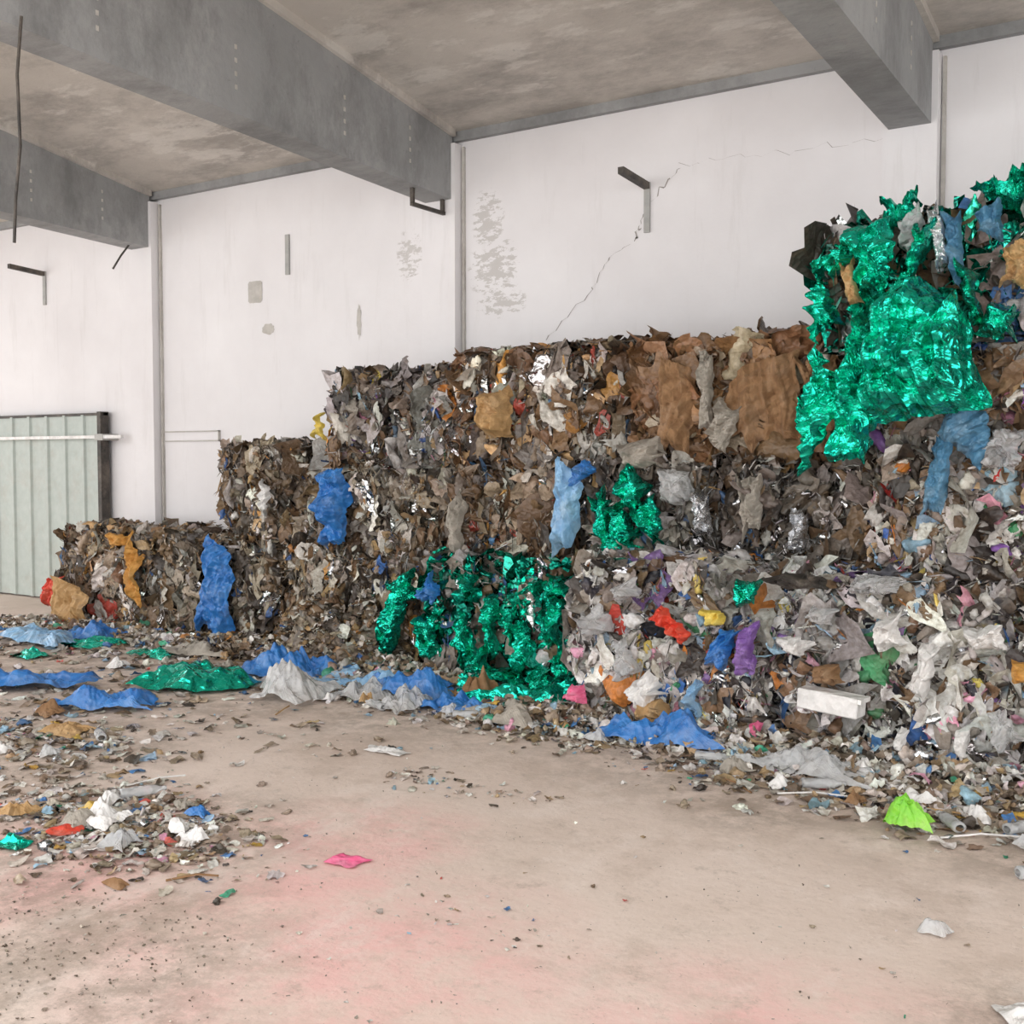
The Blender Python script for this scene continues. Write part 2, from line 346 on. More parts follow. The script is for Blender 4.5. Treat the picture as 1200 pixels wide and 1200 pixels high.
def bale(name,x0,x1,y0,y1,z0,z1,pal,seed,dens=620,size=1.15,rot=0.0,messy=1.0,mid=75,msize=1.05,streak=1.0,layer=.45,lump=75,kc=.55,lsz=1.0):
    rng=np.random.default_rng(seed); A=Acc()
    c=np.array([(x0+x1)/2,(y0+y1)/2,(z0+z1)/2]); h=np.array([(x1-x0)/2,(y1-y0)/2,(z1-z0)/2])
    seeds=[rng.integers(1e9) for _ in range(3)]
    nc=80; CS=rng.uniform(-1,1,(nc,3))*h*1.1; met=np.array([1.,1.,.38+.4*(streak<.8)])
    CC,CM=pickcol(pal[:5] if pal is not PAL_GREEN else pal,nc,rng,.6); CO=rng.uniform(-.08,.04,nc); CB=rng.uniform(.5,1.2,nc)
    def cell(P):
        d=(((P[:,None]-CS[None])*met)**2).sum(-1); return d.argmin(1)
    def warp(P):
        q=P/h; r=q*(1-0.03*(np.roll(q,1,axis=1)**2+np.roll(q,2,axis=1)**2))
        r=r*h; o=np.zeros_like(r)
        for k in range(3): o[:,k]=folds(P,np.random.default_rng(seeds[k]),[(1.0,.085,3),(4,.045,3),(13,.022,4)])
        o+=unit(q**3)*CO[cell(P)][:,None]
        o[:,2]*=.5
        r=r+o*messy; r[:,2]=np.maximum(r[:,2],-h[2])
        return r
    faces=[(0,-1),(0,1),(1,-1),(1,1),(2,1),(2,-1)]
    for ax,s in faces:
        a,b=[i for i in range(3) if i!=ax]
        na=max(4,int(2*h[a]/.03)); nb=max(4,int(2*h[b]/.03))
        ga,gb=np.meshgrid(np.linspace(-1,1,na),np.linspace(-1,1,nb),indexing='ij')
        P=np.zeros((na*nb,3)); P[:,a]=ga.ravel()*h[a]; P[:,b]=gb.ravel()*h[b]; P[:,ax]=s*h[ax]
        idx=np.arange(na*nb).reshape(na,nb)
        q=np.stack([idx[:-1,:-1],idx[1:,:-1],idx[1:,1:],idx[:-1,1:]],-1).reshape(-1,4)
        if (s<0)!=(ax==1): q=q[:,::-1]
        C,Mt=pickcol(pal,len(P),rng); C=C*.32  # core colour darkened: painted shade for the gaps between scraps
        A.add(warp(P),q,C,Mt*.2)
    wts={(1,-1):4*h[0]*h[2],(0,-1):4*h[1]*h[2],(0,1):4*h[1]*h[2]*.6,(2,1):4*h[0]*h[1],}
    def colours(P0,lay,v):
        n=len(P0); C,Mt=pickcol(pal,n,rng,v); k=cell(P0); m=rng.random(n)<lay
        C[m]=CC[k[m]]*rng.uniform(.8,1.15,(m.sum(),1)); Mt[m]=CM[k[m]]
        return np.clip(C*CB[k][:,None],0,.9),Mt
    for (ax,s),ar in wts.items():
        a,b=[i for i in range(3) if i!=ax]; nr=np.zeros(3); nr[ax]=s
        side=np.zeros(3); side[1 if ax==0 else 0]=1.
        def place(n,d0,d1,edge=1.0):
            P=np.zeros((n,3)); P[:,a]=rng.uniform(-edge,edge,n)*h[a]; P[:,b]=rng.uniform(-edge,edge,n)*h[b]; P[:,ax]=s*h[ax]
            P0=P.copy(); P=warp(P); P[:,ax]+=s*rng.uniform(d0,d1,n)*messy
            return P,P0
        def orient(n,st,v):
            Nn=unit(nr[None]+side[None]*rng.normal(0,st,(n,1))+rng.normal(0,v,(n,3)))
            if ax==2: T=unit(rng.normal(0,1,(n,3))*np.array([1,1,.2]))
            else: T=unit(np.array([0,0,1.])[None]+rng.normal(0,.4 if st>.5 else .8,(n,3)))
            return Nn,T
        n=int(ar*dens)
        if ax==2: n=int(n*.7)
        P,P0=place(n,-.035,.022); Nn,T=orient(n,streak if ax!=2 else .2,.4 if ax!=2 else .3)
        L=np.exp(rng.normal(math.log(.040),.6,n))*size; W=L*rng.uniform(.2,.8,n)
        L=np.minimum(L,.14*size); C,Mt=colours(P0,layer,.6)
        A.add(*scraps(P,Nn,T,L,W,C,Mt,rng))
        n=int(ar*mid*(.4 if ax==2 else 1)); P,P0=place(n,-.02,.03,.9); Nn,T=orient(n,.45*streak,.25)
        L=np.exp(rng.uniform(math.log(.045),math.log(.17),n))*msize; W=L*rng.uniform(.25,.85,n); C,Mt=colours(P0,layer*.5,.8)
        A.add(*scraps(P,Nn,T,L,W,C,Mt,rng,k=13,rough=.32,curl=.35,jag=.3))
        n=int(ar*lump*(.3 if ax==2 else 1)); P,P0=place(n,-.025,.02,.94)
        S0=rng.uniform(.02,.06,n)*lsz; S3=S0[:,None]*np.stack([np.ones(n)*rng.uniform(1,2.2,n),rng.uniform(.5,1,n),rng.uniform(.3,.9,n)],1)
        C,Mt=colours(P0,layer*.4,.75); A.add(*lumps(P,S3,C,Mt,rng))
        m=int(ar*dens*.6); P,P0=place(m,0,.03); C,Mt=pickcol(pal,m,rng)
        A.add(*scraps(P,unit(nr[None]+rng.normal(0,.4,(m,3))),unit(rng.normal(0,1,(m,3))),rng.uniform(.03,.10,m),rng.uniform(.0015,.004,m),C*.8,Mt*0,rng,rough=.5))
    o=A.make(name,h,kc,seed+900); o.location=c; o.rotation_euler=(0,0,rot); return o
BK=7.68
bale('waste_bale',-10.15,-9.05,7.02,BK,0,.96,PAL_STRIPE,1)
bale('waste_bale',-9.02,-7.92,7.0,BK,0,.93,PAL_GREY,2)
bale('waste_bale',-7.88,-6.4,6.95,BK,0,.93,PAL_GREY,3)
bale('waste_bale',-7.78,-6.4,7.0,BK,.93,1.77,PAL_GREY,4)
bale('waste_bale',-6.38,-5.05,6.9,BK,0,.85,PAL_GREY,5)
bale('waste_bale',-6.35,-5.05,6.9,BK,.85,1.6,PAL_GREY,6)
bale('waste_bale',-6.3,-4.95,6.88,BK,1.6,2.36,PAL_MIX,7)
bale('waste_bale',-5.0,-3.62,6.5,7.5,0,.92,PAL_GREEN,8,streak=.5,mid=90)
bale('waste_bale',-5.02,-3.75,6.75,BK,.92,1.6,PAL_STRIPE,9)
bale('waste_bale',-4.93,-3.42,6.8,BK,1.6,2.44,PAL_STRIPE,10)
bale('waste_bale',-3.72,-2.75,6.55,7.55,1.0,1.62,PAL_DARK,11,mid=80,lump=90)
bale('waste_bale',-2.72,-1.7,6.6,7.6,1.0,1.62,PAL_DARK,12,mid=80,lump=90)
bale('waste_bale',-3.4,-1.95,6.72,7.65,1.6,2.42,PAL_BROWN,13,dens=550,messy=.9,mid=70,msize=1.6,streak=.3,lump=15)
bale('waste_bale',-3.5,-2.22,6.1,7.1,0,1.02,PAL_COL,14,mid=90,streak=.5,layer=.3,lump=150)
bale('waste_bale',-2.2,-.92,6.12,7.1,0,1.02,PAL_COL,15,mid=90,streak=.5,layer=.3,lump=150)
bale('waste_bale',-.9,.4,6.15,7.1,0,1.02,PAL_COL,16,mid=90,streak=.5,layer=.3,lump=150)
bale('waste_bale',-1.72,-.35,6.22,7.3,1.04,1.72,PAL_MIX,17,mid=80,streak=.6,lump=110)
bale('waste_bale',-.33,1.0,6.22,7.3,1.04,1.72,PAL_MIX,18)
bale('waste_bale',-1.75,-.35,6.22,7.3,1.7,2.3,PAL_MIX,19,mid=80,streak=.6,lump=110)
bale('waste_bale',-.33,1.0,6.22,7.3,1.7,2.3,PAL_MIX,20)
bale('waste_bale',-1.90,-.75,6.18,7.2,2.28,2.93,PAL_GREEN,21,dens=520,size=1.5,mid=90,msize=1.4,streak=.9,kc=.95)
bale('waste_bale',-.80,.6,6.15,7.2,2.28,3.14,PAL_GREEN,22,dens=520,size=1.5,mid=90,msize=1.4,streak=.9,kc=.95)

# ---------------- sheets ----------------
def sheet(name,c,su,sv,mat,seed,kind='wall',amp=.05,jag=.25,bulge=.0,rot=0.0,rect=.55,nr=44,ns=150,normal=(0,-1,0),taper=0.0,ripple=.03):
    rng=np.random.default_rng(seed)
    th=np.linspace(0,2*math.pi,ns,endpoint=False)
    if rect>0:
        ang=[];rad=[]
        for ca in (45,135,225,315): ang.append(ca+rng.uniform(-14,14)); rad.append(1.36*(1+rng.uniform(-jag,jag*.5)))
        for ea in rng.uniform(0,360,int(2+10*jag)): ang.append(ea); rad.append(rng.uniform(1-jag*.95,1.1))
        o_=np.argsort(ang); ang=np.radians(np.array(ang)[o_]); rad=np.array(rad)[o_]
        px=rad*np.cos(ang);py=rad*np.sin(ang); R=np.ones(ns)*.7
        for i in range(len(ang)):
            a0=ang[i]; a1=ang[(i+1)%len(ang)]; j=(i+1)%len(ang)
            if a1<=a0: a1+=2*math.pi
            t=(th-a0)%(2*math.pi); mk=t<=(a1-a0)
            ex,ey=px[j]-px[i],py[j]-py[i]; den=np.cos(th)*ey-np.sin(th)*ex
            rr_=(px[i]*ey-py[i]*ex)/np.where(abs(den)<1e-6,1e-6,den)
            R[mk]=np.clip(rr_[mk],.25,1.6)
    else: R=np.ones(ns)
    T2=np.zeros(ns)
    for k in (11,19,37): T2+=rng.normal()*(tri(k*th/6.2832+rng.uniform(0,1)))*2/k**.5
    R=R*(1+jag*T2*.16)
    r=np.linspace(0.0,1,nr)[:,None]; r=np.where(r==0,.004,r)
    a=(r*R*np.cos(th)).ravel(); b=(r*R*np.sin(th)).ravel(); rr=(r*np.ones(ns)).ravel()
    a=a*(1+taper*b)+.12*rng.normal()*b*b; q=np.stack([a*su/2,b*sv/2],1)
    sc_=max(.2,(su*sv)**.5)
    f=folds(q,rng,[(1.1/sc_,amp*1.1,3),(2.4/sc_,amp*.7,4),(5/sc_,amp*.3,5),(11/sc_,amp*.08,5)],wob=.15)
    q=q+np.stack([folds(q,rng,[(1.2/sc_,amp*.22,2)]),folds(q,rng,[(1.2/sc_,amp*.22,2)])],1)
    if kind=='wall':
        pl=q[:,0]/.13+ .5*np.sin(q[:,1]*5+seed)+q[:,1]*rng.normal()*1.5
        f=f+ripple*(np.abs((pl%1)*2-1)+.5*np.abs(((pl*2.3)%1)*2-1))+bulge*(1-rr**2)-.06*(rr**5)
        cr,sr=math.cos(rot),math.sin(rot); q=np.stack([q[:,0]*cr-q[:,1]*sr,q[:,0]*sr+q[:,1]*cr],1)
        n=np.array(normal,float); n/=np.linalg.norm(n); up=np.array([0,0,1.]); t=np.cross(up,n); t/=np.linalg.norm(t)
        P=q[:,:1]*t+q[:,1:]*up+f[:,None]*n
        P[:,2]=np.maximum(P[:,2],.006-c[2])
    else:
        cr,sr=math.cos(rot),math.sin(rot); q=np.stack([q[:,0]*cr-q[:,1]*sr,q[:,0]*sr+q[:,1]*cr],1)
        f=(f-f.min())*(.3+.7*(1-rr**2))*.9+bulge*(1-rr**2)+.004
        P=np.stack([q[:,0],q[:,1],f],1)
    i=np.arange(nr*ns).reshape(nr,ns); j=np.roll(i,-1,1)
    Q=np.stack([i[:-1],i[1:],j[1:],j[:-1]],-1).reshape(-1,4)
    o=build(name,P,Q,mat); o.location=c; return o
W_=lambda *a,**k: sheet(*a,kind='wall',**k)
F_=lambda *a,**k: sheet(*a,kind='floor',**k)
W_('green_foil_sheet',(-1.64,5.98,2.72),.30,.46,M_green,101,amp=.13,jag=.5,bulge=.08,rot=.1,normal=(-.3,-1,0),nr=60,ns=180)
W_('green_foil_sheet',(-1.38,5.82,2.2),.56,.74,M_green,102,amp=.12,jag=.15,bulge=.2,taper=-.4,normal=(-.15,-1,.1),ripple=.05,nr=80,ns=240)
W_('green_foil_sheet',(-1.93,5.94,1.86),.26,.62,M_green,103,amp=.10,jag=.4,bulge=.06,rot=-.45,normal=(-.4,-1,0),taper=.35,nr=60,ns=180)
W_('green_foil_sheet',(-1.68,5.90,1.93),.28,.62,M_green,153,amp=.10,jag=.4,bulge=.06,rot=-.25,normal=(-.2,-1,0),taper=.35)
W_('green_foil_sheet',(-1.70,5.95,2.33),.16,.5,M_green,154,amp=.09,jag=.6,bulge=.05,rot=-.15,normal=(-.2,-1,0))
W_('green_foil_sheet',(-1.94,6.04,2.5),.12,.42,M_green,104,amp=.09,jag=.6,bulge=.04,rot=.3,normal=(-.5,-1,0))
W_('green_foil_sheet',(-1.86,6.04,2.74),.12,.30,M_green,164,amp=.09,jag=.6,bulge=.04,rot=-.5,normal=(-.5,-1,0))
W_('green_foil_sheet',(-.80,5.98,3.06),.30,.30,M_green,105,amp=.12,jag=.6,bulge=.06)
W_('green_foil_sheet',(-.75,5.98,2.8),.2,.36,M_green,165,amp=.1,jag=.6,bulge=.04)
W_('green_foil_sheet',(-1.15,5.96,2.48),.13,.5,M_green,106,amp=.08,jag=.6,bulge=.04,rot=.2)
W_('green_foil_sheet',(-1.0,5.97,2.36),.2,.26,M_green,156,amp=.08,jag=.6,bulge=.04,rot=-.4)
W_('green_foil_sheet',(-1.42,5.97,2.72),.12,.5,M_green,157,amp=.08,jag=.6,bulge=.03,rot=-.25)
W_('green_foil_sheet',(-1.52,6.1,2.95),.24,.18,M_green,158,amp=.09,jag=.6,bulge=.03,normal=(0,-1,.6))
W_('green_foil_sheet',(-1.0,6.1,3.02),.3,.14,M_green,168,amp=.09,jag=.6,bulge=.03,normal=(0,-1,.6))
W_('faded_blue_sheet',(-1.24,6.0,2.72),.1,.45,M_dblue,107,amp=.06,jag=.4,rot=.1)
W_('faded_blue_sheet',(-1.08,6.02,2.85),.13,.2,M_dblue,108,amp=.07,jag=.4)
W_('clear_plastic_sheet',(-1.46,5.99,2.82),.12,.28,M_clear,109,amp=.08,jag=.5,rot=.2)
W_('silver_foil_scrap',(-1.33,5.99,2.8),.08,.4,M_silver,159,amp=.05,jag=.4,rot=.2)
W_('tan_paper_sheet',(-1.78,6.02,2.6),.09,.3,M_tan,169,amp=.05,jag=.5,rot=.2)
W_('tan_paper_sheet',(-.93,6.0,2.62),.16,.24,M_tan,110,amp=.06,jag=.4)
W_('white_plastic_sheet',(-.82,6.0,2.55),.12,.2,M_white,160,amp=.06,jag=.4)
W_('faded_blue_sheet',(-1.20,6.04,1.82),.32,.26,M_dblue,111,amp=.08,jag=.4,rot=-.6)
W_('faded_blue_sheet',(-1.33,6.06,1.54),.13,.55,M_dblue,161,amp=.06,jag=.4,rot=-.15)
W_('clear_plastic_sheet',(-1.02,6.05,1.7),.22,.26,M_clear,112,amp=.08,jag=.5)
W_('pale_blue_plastic_sheet',(-3.76,6.40,1.31),.24,.66,M_lblue,113,amp=.07,jag=.35,taper=.25,rot=-.12,bulge=.03)
W_('blue_plastic_scrap',(-3.66,6.40,1.57),.26,.15,M_blue,163,amp=.06,jag=.4,rot=.6)
for k,(x,z,w,h,ro) in enumerate([(-3.52,1.3,.18,.5,.2),(-3.30,1.42,.3,.3,-.4),(-3.18,1.25,.2,.34,.3),(-3.40,1.1,.34,.16,.2),(-3.36,1.25,.2,.3,.5),(-4.55,.75,.16,.25,.1),(-4.6,.4,.16,.5,.2),(-4.35,.55,.15,.5,-.2),(-4.1,.35,.2,.45,.2),(-3.85,.55,.18,.45,-.1),(-3.75,.25,.25,.25,.4),(-4.3,.15,.35,.18,.1),(-4.0,.78,.25,.15,-.3),(-4.2,.5,.2,.35,.6),(-3.95,.15,.3,.2,.2),(-4.45,.2,.2,.3,.2),(-3.8,.8,.2,.2,.2)]):
    W_('green_foil_sheet',(x,6.42 if z>1 else 6.37,z),w,h,M_green,400+k,amp=.08,jag=.6,rot=ro,bulge=.03)
W_('green_foil_sheet',(-5.45,6.60,.38),.22,.70,M_green,117,amp=.08,jag=.4,rot=-.35,bulge=.03)
W_('green_foil_sheet',(-5.36,6.60,.66),.30,.26,M_green,177,amp=.08,jag=.45,rot=.35)
W_('green_foil_sheet',(-4.98,6.43,.35),.26,.36,M_green,118,amp=.08,jag=.5)
W_('blue_plastic_tarp',(-4.95,6.43,.68),.30,.22,M_blue,119,amp=.07,jag=.5,rot=.5)
W_('blue_plastic_tarp',(-7.62,6.78,.45),.46,.98,M_blue,120,amp=.09,jag=.28,taper=-.15,bulge=.06,rot=-.16,normal=(0,-1,.18),nr=60,ns=180)
W_('blue_plastic_tarp',(-6.16,6.74,1.28),.30,.70,M_blue,121,amp=.08,jag=.3,bulge=.1,rot=.08,taper=.15,nr=60,ns=180)
W_('white_plastic_sheet',(-7.1,6.88,1.32),.12,.4,M_white,122,amp=.06,jag=.4,rot=.1)
W_('grey_cloth',(-4.83,6.62,1.1),.14,.74,M_gray,123,amp=.06,jag=.4,taper=.3,bulge=.03)
W_('tan_paper_bag',(-4.52,6.66,2.0),.26,.34,M_tan,124,amp=.08,jag=.3,bulge=.1)
W_('yellow_plastic_scrap',(-6.40,6.85,1.92),.12,.26,M_yellow,125,amp=.06,jag=.4)
W_('ochre_bag',(-8.93,6.9,.52),.20,.64,M_orange,126,amp=.07,jag=.45,rot=-.1)
W_('ochre_bag',(-9.15,6.92,.86),.3,.13,M_orange,127,amp=.05,jag=.4)
W_('red_plastic_sheet',(-10.08,6.83,.28),.30,.42,M_red,128,amp=.08,jag=.45)
W_('cardboard_sheet',(-9.6,6.68,.24),.6,.42,M_tan,129,amp=.06,jag=.2,rot=-.3,normal=(0,-1,.4))
W_('brown_cloth',(-3.08,6.6,2.02),.28,.66,M_brown,130,amp=.07,jag=.3)
W_('brown_cardboard_sheet',(-2.5,6.61,2.0),.5,.66,M_brown,131,amp=.08,jag=.35)
W_('faded_grey_sheet',(-2.86,6.6,2.12),.09,.5,M_gray,132,amp=.05,jag=.3)
W_('tan_paper_sheet',(-2.72,6.54,1.88),.2,.32,M_gray,133,amp=.07,jag=.4,rot=-.5)
W_('brown_cardboard_sheet',(-2.12,6.61,2.05),.26,.5,M_brown,134,amp=.07,jag=.35)
W_('grey_cloth',(-3.28,6.56,1.68),.34,.22,M_gray,174,amp=.08,jag=.3,bulge=.09)
W_('silver_foil_scrap',(-2.8,6.44,1.28),.13,.38,M_silver,135,amp=.07,jag=.4)
W_('silver_foil_scrap',(-2.2,6.48,1.22),.16,.3,M_silver,136,amp=.07,jag=.4)
W_('clear_plastic_sheet',(-2.98,6.44,1.48),.26,.22,M_clear,137,amp=.07,jag=.4,bulge=.06)
W_('grey_cloth',(-2.5,6.48,1.35),.16,.42,M_gray,138,amp=.07,jag=.4)
W_('red_plastic_sheet',(-2.8,5.96,.66),.14,.30,M_red,139,amp=.06,jag=.3,rot=.9)
W_('blue_plastic_tarp',(-2.47,5.96,.56),.15,.32,M_blue,140,amp=.07,jag=.35,rot=-.4)
W_('purple_plastic_bag',(-2.33,5.95,.56),.12,.3,M_purple,141,amp=.07,jag=.35)
W_('yellow_plastic_scrap',(-2.52,5.96,.74),.15,.1,M_yellow,142,amp=.05,jag=.35)
W_('green_plastic_scrap',(-2.32,5.96,.9),.15,.17,M_green,143,amp=.05,jag=.4)
W_('pink_plastic_scrap',(-3.45,5.97,.18),.13,.15,M_pink,144,amp=.05,jag=.35)
W_('pink_plastic_scrap',(-2.25,5.95,.12),.09,.10,M_pink,145,amp=.04,jag=.3)
for k,(x,z,w,h,mm,ro) in enumerate([(-1.55,.72,.19,.18,M_white,.4),(-1.35,.55,.14,.28,M_white,-.3),(-1.05,.75,.19,.15,M_white,.2),(-.95,.3,.16,.22,M_clear,.5),(-1.9,.8,.19,.12,M_clear,-.2),(-2.05,.62,.21,.12,M_white,.1),(-1.85,.48,.16,.11,M_brown,0),(-3.1,.85,.21,.15,M_clear,.4),(-3.1,.45,.14,.22,M_clear,.2),(-2.65,.25,.09,.24,M_lblue,-.1),(-1.15,.18,.08,.18,M_white,.1),(-1.45,.15,.07,.16,M_white,0),(-2.9,.15,.16,.15,M_tan,.3),(-1.6,.98,.3,.12,M_clear,0),(-.85,.6,.15,.1,M_orange,.3),(-2.0,.98,.34,.12,M_steel,.15),(-3.3,.65,.2,.2,M_clear,.3),(-2.95,.25,.2,.2,M_white,.7)]):
    W_('plastic_scrap_sheet',(x,5.97,z),w,h,mm,200+k,amp=.07,jag=.4,nr=24,ns=80,rot=ro,bulge=.04)
e=bpy.data.objects.new('white_carton',None); link(e); e.location=(-1.82,5.93,.34); e.rotation_euler=(0,.06,-.1)
o=boxes('carton_body',[(-.17,.17,-.05,.08,-.055,.055)],M_white); o.parent=e
bv=o.modifiers.new('b','BEVEL'); bv.width=.006
o=boxes('carton_flap',[(.17,.19,-.05,.08,.03,.055)],M_white); o.parent=e
# ground sheets
F_('green_foil_sheet',(-6.3,5.5,0),.85,.75,M_green,301,amp=.11,jag=.3,bulge=.05,nr=60,ns=180)
F_('green_foil_sheet',(-7.6,6.1,0),.6,.3,M_green,302,amp=.05,jag=.4)
F_('green_foil_sheet',(-8.45,5.5,0),.4,.25,M_green,303,amp=.05,jag=.4)
F_('green_foil_sheet',(-8.5,6.1,0),.6,.5,M_green,304,amp=.05,jag=.4)
F_('green_foil_sheet',(-3.85,6.1,0),.9,.5,M_green,305,amp=.14,jag=.4)
F_('green_foil_sheet',(-4.4,6.2,0),.7,.4,M_green,335,amp=.14,jag=.4)
F_('blue_plastic_tarp',(-7.3,4.75,0),1.1,.5,M_blue,306,amp=.16,jag=.4,rot=.5,nr=60,ns=180)
F_('blue_plastic_tarp',(-6.25,4.6,0),.7,.28,M_blue,307,amp=.11,jag=.35,rot=.6)
F_('pale_blue_plastic_sheet',(-9.0,6.0,0),1.1,.6,M_lblue,308,amp=.10,jag=.4)
F_('blue_plastic_tarp',(-8.7,6.3,0),.6,.4,M_blue,318,amp=.12,jag=.4)
F_('blue_plastic_tarp',(-5.95,6.1,0),.8,.4,M_blue,309,amp=.18,jag=.35,rot=.4)
F_('clear_plastic_bag',(-5.45,5.5,0),.55,.42,M_clear,310,amp=.16,jag=.3,bulge=.08)
F_('pale_blue_plastic_sheet',(-5.1,6.05,0),.9,.5,M_lblue,311,amp=.15,jag=.4)
F_('blue_plastic_tarp',(-4.75,6.0,0),.8,.4,M_blue,312,amp=.18,jag=.4)
F_('blue_plastic_tarp',(-4.35,5.82,0),.7,.25,M_blue,313,amp=.10,jag=.4)
F_('orange_brown_sheet',(-4.3,6.1,.0),.4,.25,M_brown,314,amp=.14,jag=.3)
F_('clear_plastic_bag',(-4.6,5.7,0),.4,.3,M_clear,315,amp=.12,jag=.3)
F_('clear_plastic_bag',(-5.0,5.8,0),.5,.3,M_clear,345,amp=.12,jag=.3)
F_('grey_cloth',(-3.85,5.8,0),.6,.4,M_gray,316,amp=.10,jag=.3)
F_('blue_plastic_tarp',(-2.7,5.80,0),1.0,.32,M_blue,317,amp=.13,jag=.25,rot=.06,bulge=.05,nr=60,ns=180)
F_('clear_plastic_sheet',(-1.9,5.65,0),.9,.3,M_clear,319,amp=.10,jag=.4,rot=-.1)
F_('white_plastic_sheet',(-1.5,5.7,0),.4,.2,M_white,339,amp=.08,jag=.4,rot=-.3)
F_('lime_plastic_bag',(-1.2,5.05,0),.2,.18,M_lime,320,amp=.08,jag=.4,bulge=.04)
F_('pink_plastic_scrap',(-3.03,3.38,0),.16,.13,M_pink,321,amp=.02,jag=.25,nr=16,ns=50)
F_('red_plastic_lid',(-4.3,2.97,0.01),.16,.16,M_red,322,amp=.015,jag=.08,rect=0,nr=16,ns=50)
F_('brown_stone',(-3.6,2.7,0),.12,.06,M_brown,323,amp=.02,jag=.2,nr=16,ns=50,bulge=.02)
F_('clear_plastic_bag',(-.85,4.0,0),.11,.09,M_clear,324,amp=.03,jag=.25,nr=20,ns=60,bulge=.03)
F_('white_paper_sheet',(-.46,3.5,0),.18,.26,M_white,325,amp=.03,jag=.1,nr=16,ns=50,rot=.5)
F_('white_paper_sheet',(-4.0,4.8,0),.28,.12,M_white,326,amp=.02,jag=.2,nr=16,ns=50)
F_('green_plastic_scrap',(-4.35,2.75,0),.18,.14,M_green,327,amp=.03,jag=.3)
F_('white_plastic_sheet',(-4.3,3.15,0),.3,.2,M_white,328,amp=.06,jag=.4)
F_('blue_plastic_scrap',(-4.0,3.45,0),.12,.1,M_blue,329,amp=.04,jag=.3)
F_('white_plastic_sheet',(-8.1,6.6,0),.8,.35,M_white,330,amp=.08,jag=.4)
F_('tan_cardboard_piece',(-5.9,4.1,0),.35,.3,M_tan,331,amp=.04,jag=.3)
F_('grey_cloth',(-7.3,6.35,0),.9,.4,M_gray,332,amp=.07,jag=.4)
rs=np.random.default_rng(31)
mm_=[M_white,M_clear,M_gray,M_white,M_tan,M_clear,M_gray,M_white,M_brown]
for k,(x,y) in enumerate([(-4.5,3.35),(-3.95,3.0),(-4.15,3.5),(-3.75,3.2),(-4.7,3.0),(-5.5,3.7),(-6.0,4.0),(-5.8,3.6),(-6.4,4.3),(-5.2,5.6),(-5.9,5.9),(-6.7,6.1),(-7.4,5.6),(-3.4,5.75),(-3.1,5.65),(-2.2,5.5),(-1.9,5.35),(-1.5,5.3),(-.95,5.35),(-.7,5.1),(-.5,5.4),(-1.25,5.5),(-4.9,5.7),(-4.2,5.7),(-4.35,3.05),(-3.9,3.25)]):
    F_('crumpled_packaging',(x,y,0),rs.uniform(.12,.24),rs.uniform(.08,.18),mm_[k%9],500+k,amp=.05,jag=.4,nr=22,ns=70,rot=rs.uniform(0,3),bulge=.01)
def bottle(loc,ang,L=.22,R=.032):
    prof=[(0,0.6),(0.01,.95),(.05,1),(.25,.93),(.3,1),(.6,1),(.66,.93),(.74,.9),(.84,.5),(.90,.36),(.93,.36),(.93,.44),(1.0,.44),(1.0,.05)]
    n=16; V=[];Q=[]
    for i,(t,r) in enumerate(prof):
        for j in range(n):
            a=2*math.pi*j/n; V.append((t*L-L/2,r*R*math.cos(a),R+r*R*math.sin(a)*.8))
        if i:
            for j in range(n): Q.append(((i-1)*n+j,(i-1)*n+(j+1)%n,i*n+(j+1)%n,i*n+j))
    o=build('plastic_bottle',V,Q,M_clear,smooth=True); o.location=loc; o.rotation_euler=(0,0,ang)
for p,a in [((-1.7,5.45,0),.5),((-1.05,5.2,0),2.2),((-.75,5.3,0),1.0),((-2.35,5.62,0),.2),((-4.45,3.5,0),1.1),((-5.6,4.1,0),2.6),((-.6,4.75,0),.7),((-4.05,5.7,0),.4),((-4.75,5.6,0),2.8),((-5.15,5.7,0),1.6),((-3.55,5.7,0),2.1)]: bottle(p,a)

